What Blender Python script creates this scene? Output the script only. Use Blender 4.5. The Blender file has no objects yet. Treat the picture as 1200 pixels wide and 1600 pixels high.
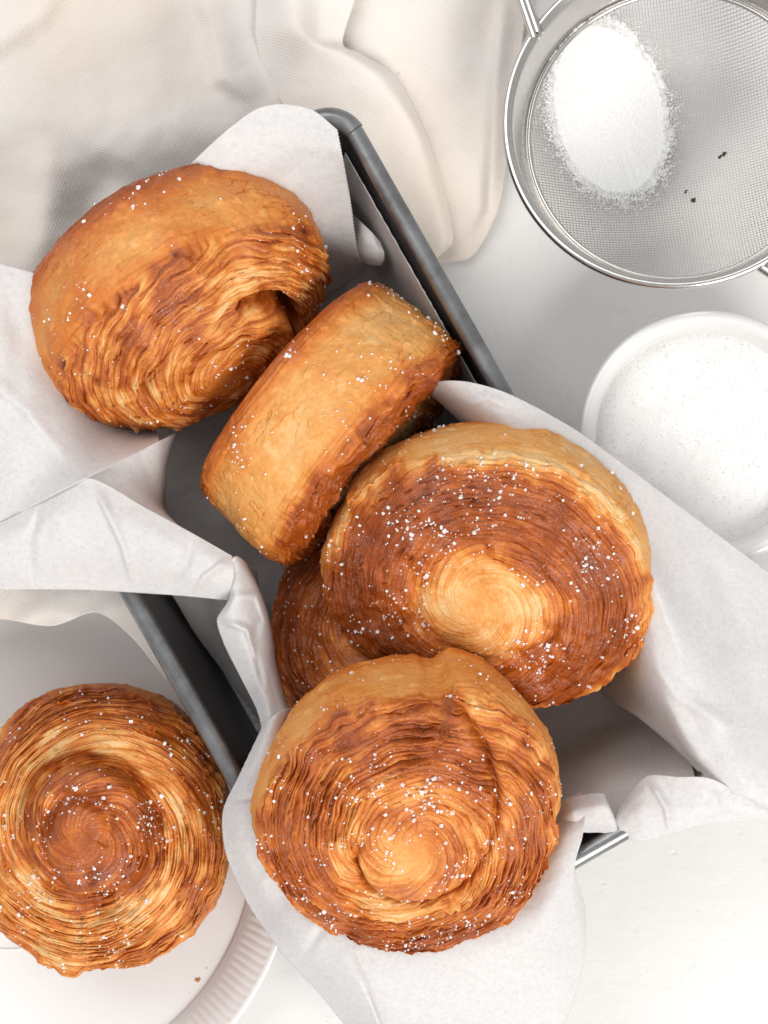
import bpy, math, random
import numpy as np
from mathutils import Vector, Matrix, Euler

S = bpy.context.scene
COL = S.collection
rng = np.random.default_rng(7)
random.seed(7)

# ------------------------------------------------------------------ camera, light, exposure
CAM_H = 0.70
K = 0.22 / 1200.0 / (CAM_H - 0.065)          # metres per photo pixel per metre of distance
cam_data = bpy.data.cameras.new('camera')
cam = bpy.data.objects.new('camera', cam_data)
COL.objects.link(cam)
cam.location = (0, 0, CAM_H)
cam_data.sensor_fit = 'HORIZONTAL'
cam_data.sensor_width = 36.0
cam_data.lens = 36.0 / (1200 * K)
cam_data.clip_start = 0.01
cam_data.clip_end = 50
cam_data.dof.use_dof = True
cam_data.dof.focus_distance = CAM_H - 0.072
cam_data.dof.aperture_fstop = 30
S.camera = cam

W = bpy.data.worlds.new('World')
S.world = W
W.use_nodes = True
W.node_tree.nodes['Background'].inputs['Color'].default_value = (0.97, 0.985, 1.0, 1)
W.node_tree.nodes['Background'].inputs['Strength'].default_value = 0.50


def area_lamp(name, loc, target, size, power, color):
    ld = bpy.data.lights.new(name, 'AREA')
    ld.shape = 'RECTANGLE'
    ld.size, ld.size_y = size
    ld.energy = power
    ld.color = color
    o = bpy.data.objects.new(name, ld)
    COL.objects.link(o)
    o.location = loc
    o.rotation_euler = (Vector(target) - Vector(loc)).to_track_quat('-Z', 'Y').to_euler()
    return o


area_lamp('window_light', (0.60, -0.96, 1.18), (0.0, 0.0, 0.04), (0.80, 0.62), 19.0, (1.0, 0.955, 0.90))
area_lamp('fill_light', (-0.42, 0.48, 0.85), (-0.04, 0.06, 0.0), (0.8, 0.7), 4.4, (1.0, 0.985, 0.965))  # added soft fill from the upper left, not an actual window

S.view_settings.view_transform = 'Standard'
S.view_settings.look = 'None'
S.view_settings.exposure = 0.14
S.view_settings.gamma = 1.0
S.cycles.max_bounces = 8
S.cycles.diffuse_bounces = 4
S.cycles.transparent_max_bounces = 8


# ------------------------------------------------------------------ helpers
def P(px, py, z):
    """photo pixel -> world point at height z (metres)"""
    k = K * (CAM_H - z)
    return np.array(((px - 600) * k, -(py - 800) * k, z))


def smooth(a, b, x):
    t = np.clip((x - a) / (b - a), 0, 1)
    return t * t * (3 - 2 * t)


_perm = np.random.default_rng(3).permutation(256)
_perm = np.concatenate([_perm, _perm, _perm])
_grad = np.random.default_rng(5).normal(size=(256, 3))
_grad /= np.linalg.norm(_grad, axis=1)[:, None]


def pn(x, y, z):
    x, y, z = np.broadcast_arrays(np.asarray(x, float), np.asarray(y, float), np.asarray(z, float))
    xi, yi, zi = np.floor(x).astype(int), np.floor(y).astype(int), np.floor(z).astype(int)
    xf, yf, zf = x - xi, y - yi, z - zi
    u, v, w = (t * t * t * (t * (t * 6 - 15) + 10) for t in (xf, yf, zf))
    xi &= 255; yi &= 255; zi &= 255

    def c(i, j, k):
        h = _perm[_perm[_perm[(xi + i) & 255] + ((yi + j) & 255)] + ((zi + k) & 255)]
        g = _grad[h]
        return g[..., 0] * (xf - i) + g[..., 1] * (yf - j) + g[..., 2] * (zf - k)
    x00 = c(0, 0, 0) * (1 - u) + c(1, 0, 0) * u
    x10 = c(0, 1, 0) * (1 - u) + c(1, 1, 0) * u
    x01 = c(0, 0, 1) * (1 - u) + c(1, 0, 1) * u
    x11 = c(0, 1, 1) * (1 - u) + c(1, 1, 1) * u
    return ((x00 * (1 - v) + x10 * v) * (1 - w) + (x01 * (1 - v) + x11 * v) * w) * 1.6


def fbm(x, y, z, n=3):
    r, a = 0, 1.0
    for i in range(n):
        r = r + a * pn(x * 2**i + 13.7 * i, y * 2**i, z * 2**i)
        a *= 0.5
    return r


def build(name, V, F, mat, parent=None, smooth_shade=True, attrs=None):
    V = np.asarray(V, np.float32).reshape(-1, 3)
    F = np.asarray(F, np.int32)
    n = F.shape[1]
    me = bpy.data.meshes.new(name)
    me.vertices.add(len(V))
    me.vertices.foreach_set('co', V.ravel())
    me.loops.add(F.size)
    me.loops.foreach_set('vertex_index', F.ravel())
    me.polygons.add(len(F))
    me.polygons.foreach_set('loop_start', np.arange(0, F.size, n, dtype=np.int32))
    me.polygons.foreach_set('use_smooth', np.full(len(F), smooth_shade))
    me.update(calc_edges=True)
    me.validate()
    for k, a in (attrs or {}).items():
        at = me.attributes.new(k, 'FLOAT', 'POINT')
        at.data.foreach_set('value', np.asarray(a, np.float32).ravel())
    me.materials.append(mat)
    o = bpy.data.objects.new(name, me)
    COL.objects.link(o)
    if parent is not None:
        o.parent = parent
    return o


def grid_faces(nu, nv, wrap_u=False, wrap_v=False, off=0):
    iu = np.arange(nu if wrap_u else nu - 1)
    iv = np.arange(nv if wrap_v else nv - 1)
    a, b = np.meshgrid(iu, iv, indexing='ij')
    a2, b2 = (a + 1) % nu, (b + 1) % nv
    return np.stack([a * nv + b, a2 * nv + b, a2 * nv + b2, a * nv + b2], -1).reshape(-1, 4) + off


def tube(path, rad, n=12, closed=False):
    """swept circle along path (N,3): returns V,F"""
    path = np.asarray(path, float)
    N = len(path)
    rad = np.broadcast_to(np.asarray(rad, float), (N,))
    if closed:
        T = np.roll(path, -1, 0) - np.roll(path, 1, 0)
    else:
        T = np.gradient(path, axis=0)
    T /= np.linalg.norm(T, axis=1)[:, None]
    up = np.array((0, 0, 1.0))
    A = np.cross(T, up)
    bad = np.linalg.norm(A, axis=1) < 1e-3
    A[bad] = np.array((1.0, 0, 0))
    A /= np.linalg.norm(A, axis=1)[:, None]
    B = np.cross(A, T)
    ph = np.linspace(0, 2 * np.pi, n, endpoint=False)
    V = path[:, None, :] + rad[:, None, None] * (np.cos(ph)[None, :, None] * A[:, None, :] + np.sin(ph)[None, :, None] * B[:, None, :])
    F = grid_faces(N, n, wrap_u=closed, wrap_v=True)
    return V.reshape(-1, 3), F


def join(parts):
    Vs, Fs, o = [], [], 0
    for V, F in parts:
        Vs.append(V); Fs.append(F + o); o += len(V)
    return np.concatenate(Vs), np.concatenate(Fs)


def lathe(prof, n, fn=None):
    prof = np.asarray(prof, float)
    th = np.linspace(0, 2 * np.pi, n, endpoint=False)
    r = prof[:, 0][None, :] * np.ones((n, 1))
    z = prof[:, 1][None, :] * np.ones((n, 1))
    if fn is not None:
        r, z = fn(r, z, th[:, None])
    V = np.stack([r * np.cos(th)[:, None], r * np.sin(th)[:, None], z], -1)
    return V.reshape(-1, 3), grid_faces(n, len(prof), wrap_u=True)


def resample(prof, m):
    prof = np.asarray(prof, float)
    return cr(prof, m)


def cr(pts, m):
    """Catmull-Rom through control rows (n,...) -> m samples along axis 0"""
    pts = np.asarray(pts, float)
    n = len(pts)
    if n == 2:
        t = np.linspace(0, 1, m).reshape((-1,) + (1,) * (pts.ndim - 1))
        return pts[0] * (1 - t) + pts[1] * t
    ext = np.concatenate([[2 * pts[0] - pts[1]], pts, [2 * pts[-1] - pts[-2]]])
    t = np.linspace(0, n - 1, m)
    i = np.clip(np.floor(t).astype(int), 0, n - 2)
    f = (t - i).reshape((-1,) + (1,) * (pts.ndim - 1))
    p0, p1, p2, p3 = ext[i], ext[i + 1], ext[i + 2], ext[i + 3]
    tau = 0.42
    m1, m2 = tau * (p2 - p0), tau * (p3 - p1)
    f2, f3 = f * f, f * f * f
    return (2 * f3 - 3 * f2 + 1) * p1 + (f3 - 2 * f2 + f) * m1 + (-2 * f3 + 3 * f2) * p2 + (f3 - f2) * m2


def thing(name, label, cat, loc=(0, 0, 0), rotz=0.0, group=None):
    o = bpy.data.objects.new(name, None)
    o.empty_display_size = 0.01
    COL.objects.link(o)
    o.location = loc
    o.rotation_euler = (0, 0, rotz)
    return tag(o, label, cat, group)


def tag(o, label, cat, group=None, kind=None):
    o['label'] = label
    o['category'] = cat
    if group:
        o['group'] = group
    if kind:
        o['kind'] = kind
    return o


# ------------------------------------------------------------------ materials
class Mat:
    def __init__(self, name):
        self.m = bpy.data.materials.new(name)
        self.m.use_nodes = True
        self.nt = self.m.node_tree
        self.bsdf = self.nt.nodes['Principled BSDF']
        self.out = self.nt.nodes['Material Output']

    def n(self, t, **kw):
        nd = self.nt.nodes.new(t)
        for k, v in kw.items():
            if k in nd.inputs:
                nd.inputs[k].default_value = v
            else:
                setattr(nd, k, v)
        return nd

    def l(self, a, b):
        self.nt.links.new(a, b)

    def set(self, **kw):
        for k, v in kw.items():
            self.bsdf.inputs[k.replace('_', ' ')].default_value = v

    def coord(self, kind='Object'):
        return self.n('ShaderNodeTexCoord').outputs[kind]

    def noise(self, co, scale, detail=3, rough=0.5, dist=0.0):
        nd = self.n('ShaderNodeTexNoise')
        nd.inputs['Scale'].default_value = scale
        nd.inputs['Detail'].default_value = detail
        nd.inputs['Roughness'].default_value = rough
        nd.inputs['Distortion'].default_value = dist
        self.l(co, nd.inputs['Vector'])
        return nd.outputs['Fac']

    def ramp(self, fac, stops):
        nd = self.n('ShaderNodeValToRGB')
        e = nd.color_ramp.elements
        while len(e) < len(stops):
            e.new(0.5)
        for el, (p, c) in zip(e, stops):
            el.position = p
            el.color = (*c, 1) if len(c) == 3 else c
        self.l(fac, nd.inputs['Fac'])
        return nd.outputs['Color']

    def bump(self, h, strength, dist, prev=None):
        nd = self.n('ShaderNodeBump')
        nd.inputs['Strength'].default_value = strength
        nd.inputs['Distance'].default_value = dist
        self.l(h, nd.inputs['Height'])
        if prev is not None:
            self.l(prev, nd.inputs['Normal'])
        return nd.outputs['Normal']

    def math(self, op, a, b=None):
        nd = self.n('ShaderNodeMath')
        nd.operation = op
        for i, v in enumerate((a, b)):
            if v is None:
                continue
            if isinstance(v, (int, float)):
                nd.inputs[i].default_value = v
            else:
                self.l(v, nd.inputs[i])
        return nd.outputs[0]

    def mix(self, fac, a, b):
        nd = self.n('ShaderNodeMix')
        nd.data_type = 'RGBA'
        for sock, v in ((nd.inputs[0], fac), (nd.inputs[6], a), (nd.inputs[7], b)):
            if isinstance(v, (int, float)):
                sock.default_value = v
            elif isinstance(v, tuple):
                sock.default_value = (*v, 1)
            else:
                self.l(v, sock)
        return nd.outputs[2]


def mat_table():
    M = Mat('plaster_white')
    co = M.coord()
    big = M.noise(co, 9, 3)
    mid = M.noise(co, 60, 5, 0.6)
    fine = M.noise(co, 700, 3)
    base = M.ramp(big, [(0.3, (0.79, 0.785, 0.78)), (0.55, (0.825, 0.815, 0.80)), (0.75, (0.82, 0.785, 0.755))])
    spots = M.ramp(M.noise(co, 95, 4, 0.65), [(0.0, (0, 0, 0)), (0.66, (0, 0, 0)), (0.76, (1, 1, 1))])
    gate = M.ramp(M.noise(co, 22, 2), [(0.5, (0, 0, 0)), (0.66, (1, 1, 1))])
    mul = M.math('MULTIPLY', spots, gate)
    mul = M.math('MULTIPLY', mul, 0.35)
    col = M.mix(mul, base, (0.62, 0.50, 0.43))
    # hairline pits in the plaster
    vor = M.n('ShaderNodeTexVoronoi', feature='DISTANCE_TO_EDGE')
    vor.inputs['Scale'].default_value = 70
    wv = M.n('ShaderNodeVectorMath', operation='ADD')
    nz = M.n('ShaderNodeTexNoise')
    nz.inputs['Scale'].default_value = 60
    M.l(co, nz.inputs['Vector'])
    sc = M.n('ShaderNodeVectorMath', operation='SCALE')
    sc.inputs['Scale'].default_value = 0.03
    M.l(nz.outputs['Color'], sc.inputs[0])
    M.l(co, wv.inputs[0]); M.l(sc.outputs[0], wv.inputs[1])
    M.l(wv.outputs[0], vor.inputs['Vector'])
    crack = M.ramp(vor.outputs['Distance'], [(0.0, (1, 1, 1)), (0.035, (0, 0, 0))])
    cg = M.ramp(M.noise(co, 26, 3), [(0.56, (0, 0, 0)), (0.64, (1, 1, 1))])
    ck = M.math('MULTIPLY', crack, cg)
    col = M.mix(M.math('MULTIPLY', ck, 0.10), col, (0.45, 0.38, 0.33))
    M.l(col, M.bsdf.inputs['Base Color'])
    b = M.bump(mid, 0.30, 0.0013)
    st = M.n('ShaderNodeMapping'); st.inputs['Scale'].default_value = (1, 4, 1); st.inputs['Rotation'].default_value = (0, 0, .6); M.l(co, st.inputs['Vector'])
    b = M.bump(M.noise(st.outputs[0], 40, 5, 0.65), 0.14, 0.0012, b)
    pit = M.ramp(M.noise(co, 210, 3, 0.6), [(0.28, (0, 0, 0)), (0.36, (1, 1, 1))])
    b = M.bump(pit, 0.25, 0.0006, b)
    b = M.bump(fine, 0.15, 0.0003, b)
    inv = M.math('MULTIPLY', ck, -1.0)
    b = M.bump(inv, 0.15, 0.0004, b)
    M.l(b, M.bsdf.inputs['Normal'])
    M.set(Roughness=0.62)
    return M.m


def mat_paper():
    M = Mat('parchment')
    co = M.coord()
    cloudy = M.noise(co, 650, 4, 0.75)
    fine = M.noise(co, 1400, 2, 0.6)
    f = M.math('ADD', M.math('MULTIPLY', cloudy, 0.6), M.math('MULTIPLY', fine, 0.4))
    col = M.ramp(f, [(0.33, (0.77, 0.76, 0.76)), (0.52, (0.865, 0.855, 0.855)), (0.7, (0.90, 0.895, 0.895))])
    M.l(col, M.bsdf.inputs['Base Color'])
    M.set(Roughness=0.55)
    M.bsdf.inputs['Specular IOR Level'].default_value = 0.25
    b = M.bump(M.noise(co, 900, 3), 0.12, 0.0003)
    M.l(b, M.bsdf.inputs['Normal'])
    tr = M.n('ShaderNodeBsdfTranslucent')
    M.l(col, tr.inputs['Color'])
    mx = M.n('ShaderNodeMixShader')
    mx.inputs[0].default_value = 0.40
    M.l(M.bsdf.outputs[0], mx.inputs[1]); M.l(tr.outputs[0], mx.inputs[2])
    M.l(mx.outputs[0], M.out.inputs['Surface'])
    return M.m


def mat_cloth():
    M = Mat('linen')
    co = M.coord()
    w1 = M.n('ShaderNodeTexWave', wave_type='BANDS', bands_direction='X')
    w2 = M.n('ShaderNodeTexWave', wave_type='BANDS', bands_direction='Y')
    rot = M.n('ShaderNodeMapping')
    rot.inputs['Rotation'].default_value = (0, 0, 0.35)
    M.l(co, rot.inputs['Vector'])
    for w in (w1, w2):
        w.inputs['Scale'].default_value = 400
        w.inputs['Distortion'].default_value = 1.5
        w.inputs['Detail'].default_value = 2
        M.l(rot.outputs[0], w.inputs['Vector'])
    wv = M.math('MAXIMUM', w1.outputs['Fac'], w2.outputs['Fac'])
    slub = M.noise(co, 160, 4, 0.6)
    col = M.ramp(M.noise(co, 14, 3), [(0.36, (0.88, 0.838, 0.805)), (0.64, (0.89, 0.775, 0.68))])  # peach patches put warm bounced light into the cloth colour
    col = M.mix(M.math('MULTIPLY', M.math('SUBTRACT', 1.0, wv), 0.36), col, (0.62, 0.55, 0.49))
    spk = M.ramp(M.noise(co, 330, 2), [(0.74, (0, 0, 0)), (0.80, (1, 1, 1))])
    col = M.mix(M.math('MULTIPLY', spk, 0.4), col, (0.55, 0.44, 0.34))
    M.l(col, M.bsdf.inputs['Base Color'])
    b = M.bump(wv, 0.35, 0.0004)
    b = M.bump(slub, 0.2, 0.0008, b)
    M.l(b, M.bsdf.inputs['Normal'])
    M.set(Roughness=0.9)
    M.bsdf.inputs['Specular IOR Level'].default_value = 0.15
    M.bsdf.inputs['Sheen Weight'].default_value = 0.15
    return M.m


def mat_crust(name, fine_scale=420):
    """baked laminated dough: colour follows how far each spot was baked (attribute 'bake')"""
    M = Mat(name)
    co = M.coord()
    at = M.n('ShaderNodeAttribute')
    at.attribute_name = 'bake'
    n1 = M.noise(co, 190, 5, 0.68)
    n2 = M.noise(co, 900, 3, 0.6)
    f = M.math('ADD', at.outputs['Fac'], M.math('MULTIPLY', M.math('SUBTRACT', n1, 0.5), 0.20))
    f = M.math('ADD', f, M.math('MULTIPLY', M.math('SUBTRACT', n2, 0.5), 0.20))
    col = M.ramp(f, [(0.0, (0.80, 0.52, 0.235)), (0.17, (0.75, 0.345, 0.088)), (0.36, (0.63, 0.192, 0.027)),
                     (0.55, (0.44, 0.100, 0.011)), (0.78, (0.29, 0.056, 0.005)), (1.0, (0.085, 0.017, 0.003))])
    dust = M.ramp(M.noise(co, 2300, 2, 0.5), [(0.60, (0, 0, 0)), (0.72, (1, 1, 1))])
    dg = M.ramp(M.noise(co, 130, 3, 0.6), [(0.46, (0, 0, 0)), (0.66, (1, 1, 1))])
    col = M.mix(M.math('MULTIPLY', M.math('MULTIPLY', dust, dg), 0.42), col, (0.88, 0.80, 0.70))
    M.l(col, M.bsdf.inputs['Base Color'])
    rg = M.ramp(f, [(0.2, (0.58, 0.58, 0.58)), (0.6, (0.30, 0.30, 0.30))])
    M.l(rg, M.bsdf.inputs['Roughness'])
    M.bsdf.inputs['Specular IOR Level'].default_value = 0.45
    b = M.bump(n1, 0.5, 0.0012)
    b = M.bump(M.noise(co, fine_scale * 2.6, 4, 0.65), 0.45, 0.0005, b)
    M.l(b, M.bsdf.inputs['Normal'])
    return M.m


def mat_sugar(name='sugar_white'):
    M = Mat(name)
    M.set(Base_Color=(0.94, 0.93, 0.92, 1), Roughness=0.25)
    M.bsdf.inputs['Transmission Weight'].default_value = 0.12
    M.bsdf.inputs['IOR'].default_value = 1.5
    return M.m


def mat_sugar_bed():
    M = Mat('sugar_bed')
    co = M.coord()
    vor = M.n('ShaderNodeTexVoronoi')
    vor.inputs['Scale'].default_value = 1500
    M.l(co, vor.inputs['Vector'])
    col = M.ramp(vor.outputs['Distance'], [(0.1, (0.87, 0.87, 0.865)), (0.8, (0.80, 0.80, 0.795))])
    warm = M.ramp(M.noise(co, 45, 3), [(0.55, (0, 0, 0)), (0.75, (1, 1, 1))])
    col = M.mix(M.math('MULTIPLY', warm, 0.25), col, (0.86, 0.78, 0.70))
    M.l(col, M.bsdf.inputs['Base Color'])
    b = M.bump(vor.outputs['Distance'], 0.4, 0.0004)
    M.l(b, M.bsdf.inputs['Normal'])
    M.set(Roughness=0.45)
    return M.m


def mat_plain(name, color, rough, metallic=0.0, coat=0.0, bump=None, tint=None):
    M = Mat(name)
    co = M.coord()
    v = M.noise(co, 120, 4, 0.6)
    c2 = tint or tuple(x * 0.88 for x in color)
    M.l(M.ramp(v, [(0.35, c2), (0.65, color)]), M.bsdf.inputs['Base Color'])
    M.set(Roughness=rough, Metallic=metallic)
    M.bsdf.inputs['Coat Weight'].default_value = coat
    M.bsdf.inputs['Coat Roughness'].default_value = 0.08
    if bump:
        M.l(M.bump(M.noise(co, bump[0], 3), bump[1], bump[2]), M.bsdf.inputs['Normal'])
    return M.m


def mat_steel(name, color, rough, rings=False):
    M = Mat(name)
    co = M.coord()
    M.set(Base_Color=(*color, 1), Metallic=1.0, Roughness=rough)
    v = M.noise(co, 300, 4, 0.7)
    r = M.ramp(v, [(0.3, (rough * 0.8,) * 3), (0.7, (rough * 1.35,) * 3)])
    M.l(r, M.bsdf.inputs['Roughness'])
    M.l(M.bump(v, 0.06, 0.0004), M.bsdf.inputs['Normal'])
    return M.m


TABLE = mat_table()
PAPER = mat_paper()
CLOTH = mat_cloth()
CRUST = mat_crust('baked_crust')
SWIRL = mat_crust('baked_swirl', 520)
SUGAR = mat_sugar()
BED = mat_sugar_bed()
PANM = mat_plain('dark_pan_metal', (0.105, 0.105, 0.11), 0.42, 0.75, bump=(500, 0.08, 0.0003))
RIMM = mat_plain('grey_rim_metal', (0.30, 0.305, 0.31), 0.33, 0.85, bump=(700, 0.14, 0.0003), tint=(0.19, 0.19, 0.19))
STEEL = mat_steel('brushed_steel', (0.60, 0.58, 0.555), 0.20)
WIRE = mat_steel('wire_steel', (0.66, 0.645, 0.63), 0.34)
CERAMIC = mat_plain('white_glaze', (0.80, 0.80, 0.795), 0.22, 0.0, 0.3, tint=(0.79, 0.785, 0.78))
CRUMB = mat_plain('toasted_crumb', (0.50, 0.22, 0.07), 0.7)
DARKSPECK = mat_plain('burnt_speck', (0.07, 0.045, 0.035), 0.7)

# ------------------------------------------------------------------ table top
tb = build('table_surface', [(-3, -3, 0), (3, -3, 0), (3, 3, 0), (-3, 3, 0)], [(0, 1, 2, 3)], TABLE, smooth_shade=False)
tag(tb, 'white plaster tabletop with faint pits and pinkish stains', 'table', kind='structure')
del tb['category']

# ------------------------------------------------------------------ linen cloth
def polyline_dist(X, Y, pts):
    d = np.full(X.shape, 1e9)
    side = np.zeros(X.shape)
    along = np.zeros(X.shape)
    tot = 0.0
    pts = np.asarray(pts, float)
    for (x0, y0), (x1, y1) in zip(pts[:-1], pts[1:]):
        dx, dy = x1 - x0, y1 - y0
        L2 = dx * dx + dy * dy
        t = np.clip(((X - x0) * dx + (Y - y0) * dy) / L2, 0, 1)
        ex, ey = X - x0 - t * dx, Y - y0 - t * dy
        dd = np.hypot(ex, ey)
        s = np.sign(dx * ey - dy * ex)
        m = dd < d
        d = np.where(m, dd, d)
        side = np.where(m, s, side)
        along = np.where(m, tot + t * math.sqrt(L2), along)
        tot += math.sqrt(L2)
    q = along / tot
    return d, side, smooth(0, .3, q) * smooth(0, .3, 1 - q)


def sheet(name, rows, mat, parent, nu=150, nv=150, ridges=(), wr=0.0002, wf=0.02, serr=(), crump=0.0, facet=0.0, seed=0.0, thick=0.00012):
    """surface through control rows of (px, py, z in cm); ridges in photo pixels; serr: edges cut in teeth"""
    ctl = np.array(rows, float)
    g = cr(ctl, nu)
    g = np.swapaxes(cr(np.swapaxes(g, 0, 1), nv), 0, 1)
    X, Y, Z = g[..., 0].copy(), g[..., 1].copy(), g[..., 2] / 100.0
    for pts, w, h, asym in ridges:
        d, s, tp_ = polyline_dist(X, Y, pts)
        ww = np.where(s > 0, w * asym, w)
        Z = Z + tp_ * h / 100.0 * np.exp(-(d / ww) ** 2)
    Z = Z + wr * fbm(X * wf, Y * wf, seed, 3)
    if facet:
        fr_ = np.random.default_rng(int(seed * 10) + 77)
        acc = 0
        mk = .35 + .65 * smooth(-.2, .5, pn(X * .006, Y * .006, seed + 31))
        wx, wy = 26 * pn(X * .006, Y * .006, seed + 50), 26 * pn(X * .006, Y * .006, seed + 51)
        for i in range(7):
            an_ = fr_.uniform(0, np.pi); Lw = fr_.uniform(70, 230)
            u_ = (X + wx) * math.cos(an_) + (Y + wy) * math.sin(an_)
            acc = acc + (Lw / 150) * np.abs(((u_ / Lw + fr_.uniform()) % 1) - .5) * smooth(-.15, .3, pn(X * .007, Y * .007, seed + 60 + i))
        Z = Z + facet * mk * (acc - 1.0)
    if crump:
        c = 0
        for i in range(3):
            q = 0.012 * 1.9**i
            c = c + (0.62**i) * np.abs(pn(X * q + 5 * i, Y * q, seed + 4.2 * i))
        Z = Z + crump * (c - 0.5)
    for edge, pitch, amp in serr:
        if edge == 'end':
            sl, inner = (-1, slice(None)), (-2, slice(None))
        elif edge == 'start':
            sl, inner = (0, slice(None)), (1, slice(None))
        elif edge == 'left':
            sl, inner = (slice(None), 0), (slice(None), 1)
        else:
            sl, inner = (slice(None), -1), (slice(None), -2)
        ex, ey = X[sl], Y[sl]
        L = np.concatenate([[0], np.cumsum(np.hypot(np.diff(ex), np.diff(ey)))])
        tooth = np.abs(((L / pitch) % 1) - 0.5) * 2
        dx, dy = ex - X[inner], ey - Y[inner]
        q = np.hypot(dx, dy) + 1e-6
        X[sl] = ex + dx / q * amp * tooth
        Y[sl] = ey + dy / q * amp * tooth
    k = K * (CAM_H - Z)
    V = np.stack([(X - 600) * k, -(Y - 800) * k, Z], -1)
    o = build(name, V.reshape(-1, 3), grid_faces(nu, nv), mat, parent)
    if thick:
        md = o.modifiers.new('thickness', 'SOLIDIFY')
        md.thickness = thick
        md.offset = 0
    return o


napkin = thing('linen_napkin', 'crumpled cream linen napkin spread under the loaf pan', 'napkin', P(350, 300, 0.0))
napkin.location = (0, 0, 0)
Zc = 0.25
cloth_rows = [
    [(-260, -200, .3), (-80, -210, .5), (120, -210, .6), (330, -210, .4), (520, -200, .5), (700, -190, .4), (860, -190, .25)],
    [(-260, -30, .3), (-80, -40, .9), (110, -30, .9), (320, -20, .7), (500, -20, .6), (680, -10, .45), (826, 0, .25)],
    [(-260, 140, .3), (-80, 120, .9), (110, 120, 1.3), (300, 120, 1.2), (480, 130, .8), (660, 140, .45), (806, 150, .25)],
    [(-260, 300, .3), (-80, 280, .7), (90, 260, 1.4), (260, 230, 1.6), (450, 220, .5), (640, 260, .5), (790, 270, .3)],
    [(-260, 430, .3), (-80, 420, .6), (60, 400, .8), (200, 370, .3), (420, 330, .2), (620, 345, .4), (775, 335, .3)],
    [(-260, 560, .3), (-80, 560, .4), (60, 520, .2), (200, 460, .2), (400, 400, .2), (590, 400, .3), (735, 402, .25)],
    [(-260, 700, .3), (-80, 700, .4), (60, 660, .2), (160, 600, .15), (300, 560, .15), (440, 520, .15), (640, 440, .15)],
    [(-260, 860, .8), (-80, 850, .8), (20, 830, .5), (120, 810, .6), (190, 810, .5), (250, 810, .4), (330, 800, .2)],
    [(-260, 930, 2.2), (-80, 920, 2.3), (10, 905, 2.3), (90, 905, 2.2), (160, 905, 2.2), (212, 905, 2.1), (258, 925, 1.9)],
    [(-260, 975, 2.4), (-80, 962, 2.5), (8, 968, 2.5), (82, 978, 2.5), (150, 957, 2.4), (205, 995, 2.3), (262, 1066, 2.1)],
]
cl = sheet('napkin_cloth', cloth_rows, CLOTH, napkin, 260, 240, wr=0.0009, wf=0.009, crump=0.0,
           ridges=[
               ([(300, -60), (335, 40), (350, 120), (410, 165)], 34, 0.5, 0.5),
               ([(790, -40), (775, 120), (770, 250), (765, 330), (730, 392)], 16, 0.5, 0.6),
               ([(-120, 120), (0, 60), (60, 20), (110, -60)], 40, 0.5, 0.6),
               ([(640, -60), (700, 60), (690, 180)], 50, 0.18, 0.8),
               ([(560, 150), (640, 260), (700, 330)], 22, 0.25, 0.6),
               ([(-120, 260), (30, 180), (180, 200), (330, 130)], 60, 0.45, 1),
               ([(60, 200), (75, 300), (60, 440)], 34, 0.5, 1),
               ([(230, -80), (215, 40), (270, 170)], 40, 0.2, 1),
               ([(190, 240), (150, 310), (120, 390)], 40, -0.5, 1),
               ([(0, 985), (80, 950), (150, 965), (200, 930)], 22, 0.12, 0.6),
           ], thick=0.0006)
fold = sheet('napkin_fold', [
    [(380, -120, 1.0), (440, -110, 1.9), (500, -110, 1.6), (570, -110, 1.2)],
    [(400, -10, 1.0), (455, 0, 2.1), (500, -10, 1.5), (560, -20, 1.15)],
    [(400, 60, 1.0), (462, 48, 2.2), (500, 62, 1.6), (535, 66, 1.2)],
    [(420, 130, 0.9), (480, 90, 1.7), (530, 82, 1.9), (565, 86, 1.2)],
    [(470, 200, 0.8), (530, 150, 1.5), (585, 120, 1.9), (618, 122, 1.15)],
    [(530, 290, 0.7), (590, 240, 1.3), (640, 200, 1.7), (664, 210, 1.1)],
    [(590, 380, 0.7), (630, 330, 1.2), (670, 290, 1.5), (694, 302, 1.0)],
    [(640, 430, 0.7), (660, 400, 1.0), (690, 372, 1.3), (707, 372, 0.95)],
    [(655, 440, 0.6), (668, 420, 0.8), (685, 400, 1.0), (698, 388, 0.8)],
], CLOTH, napkin, 150, 70, wr=0.0006, wf=0.012, thick=0.0006, seed=3.1)

# ------------------------------------------------------------------ loaf pan
PAN_ROT = math.radians(29.6)
pc = P(541.5, 853.4, 0.065)
SX = 0.22 / 1200
HX, HY = 345 * SX, 616 * SX
BEAD = 0.0027
pan = thing('loaf_pan', 'dark grey metal loaf pan lined with parchment, holding five pastries', 'loaf pan', (pc[0], pc[1], 0.004), PAN_ROT)


def rrect(hx, hy, r, n=14):
    pts = []
    for (sx, sy, a0) in ((1, 1, 0), (-1, 1, 90), (-1, -1, 180), (1, -1, 270)):
        for i in range(n + 1):
            a = math.radians(a0 + 90 * i / n)
            pts.append((sx * (hx - r) + r * math.cos(a), sy * (hy - r) + r * math.sin(a)))
        # straight run to the next corner
        nxt = {(1, 1): (-1, 1), (-1, 1): (-1, -1), (-1, -1): (1, -1), (1, -1): (1, 1)}[(sx, sy)]
        a = math.radians(a0 + 90)
        p0 = np.array(pts[-1])
        p1 = np.array((nxt[0] * (hx - r) + r * math.cos(a), nxt[1] * (hy - r) + r * math.sin(a)))
        for t in np.linspace(0, 1, 26)[1:-1]:
            pts.append(tuple(p0 * (1 - t) + p1 * t))
    return np.array(pts)


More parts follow.
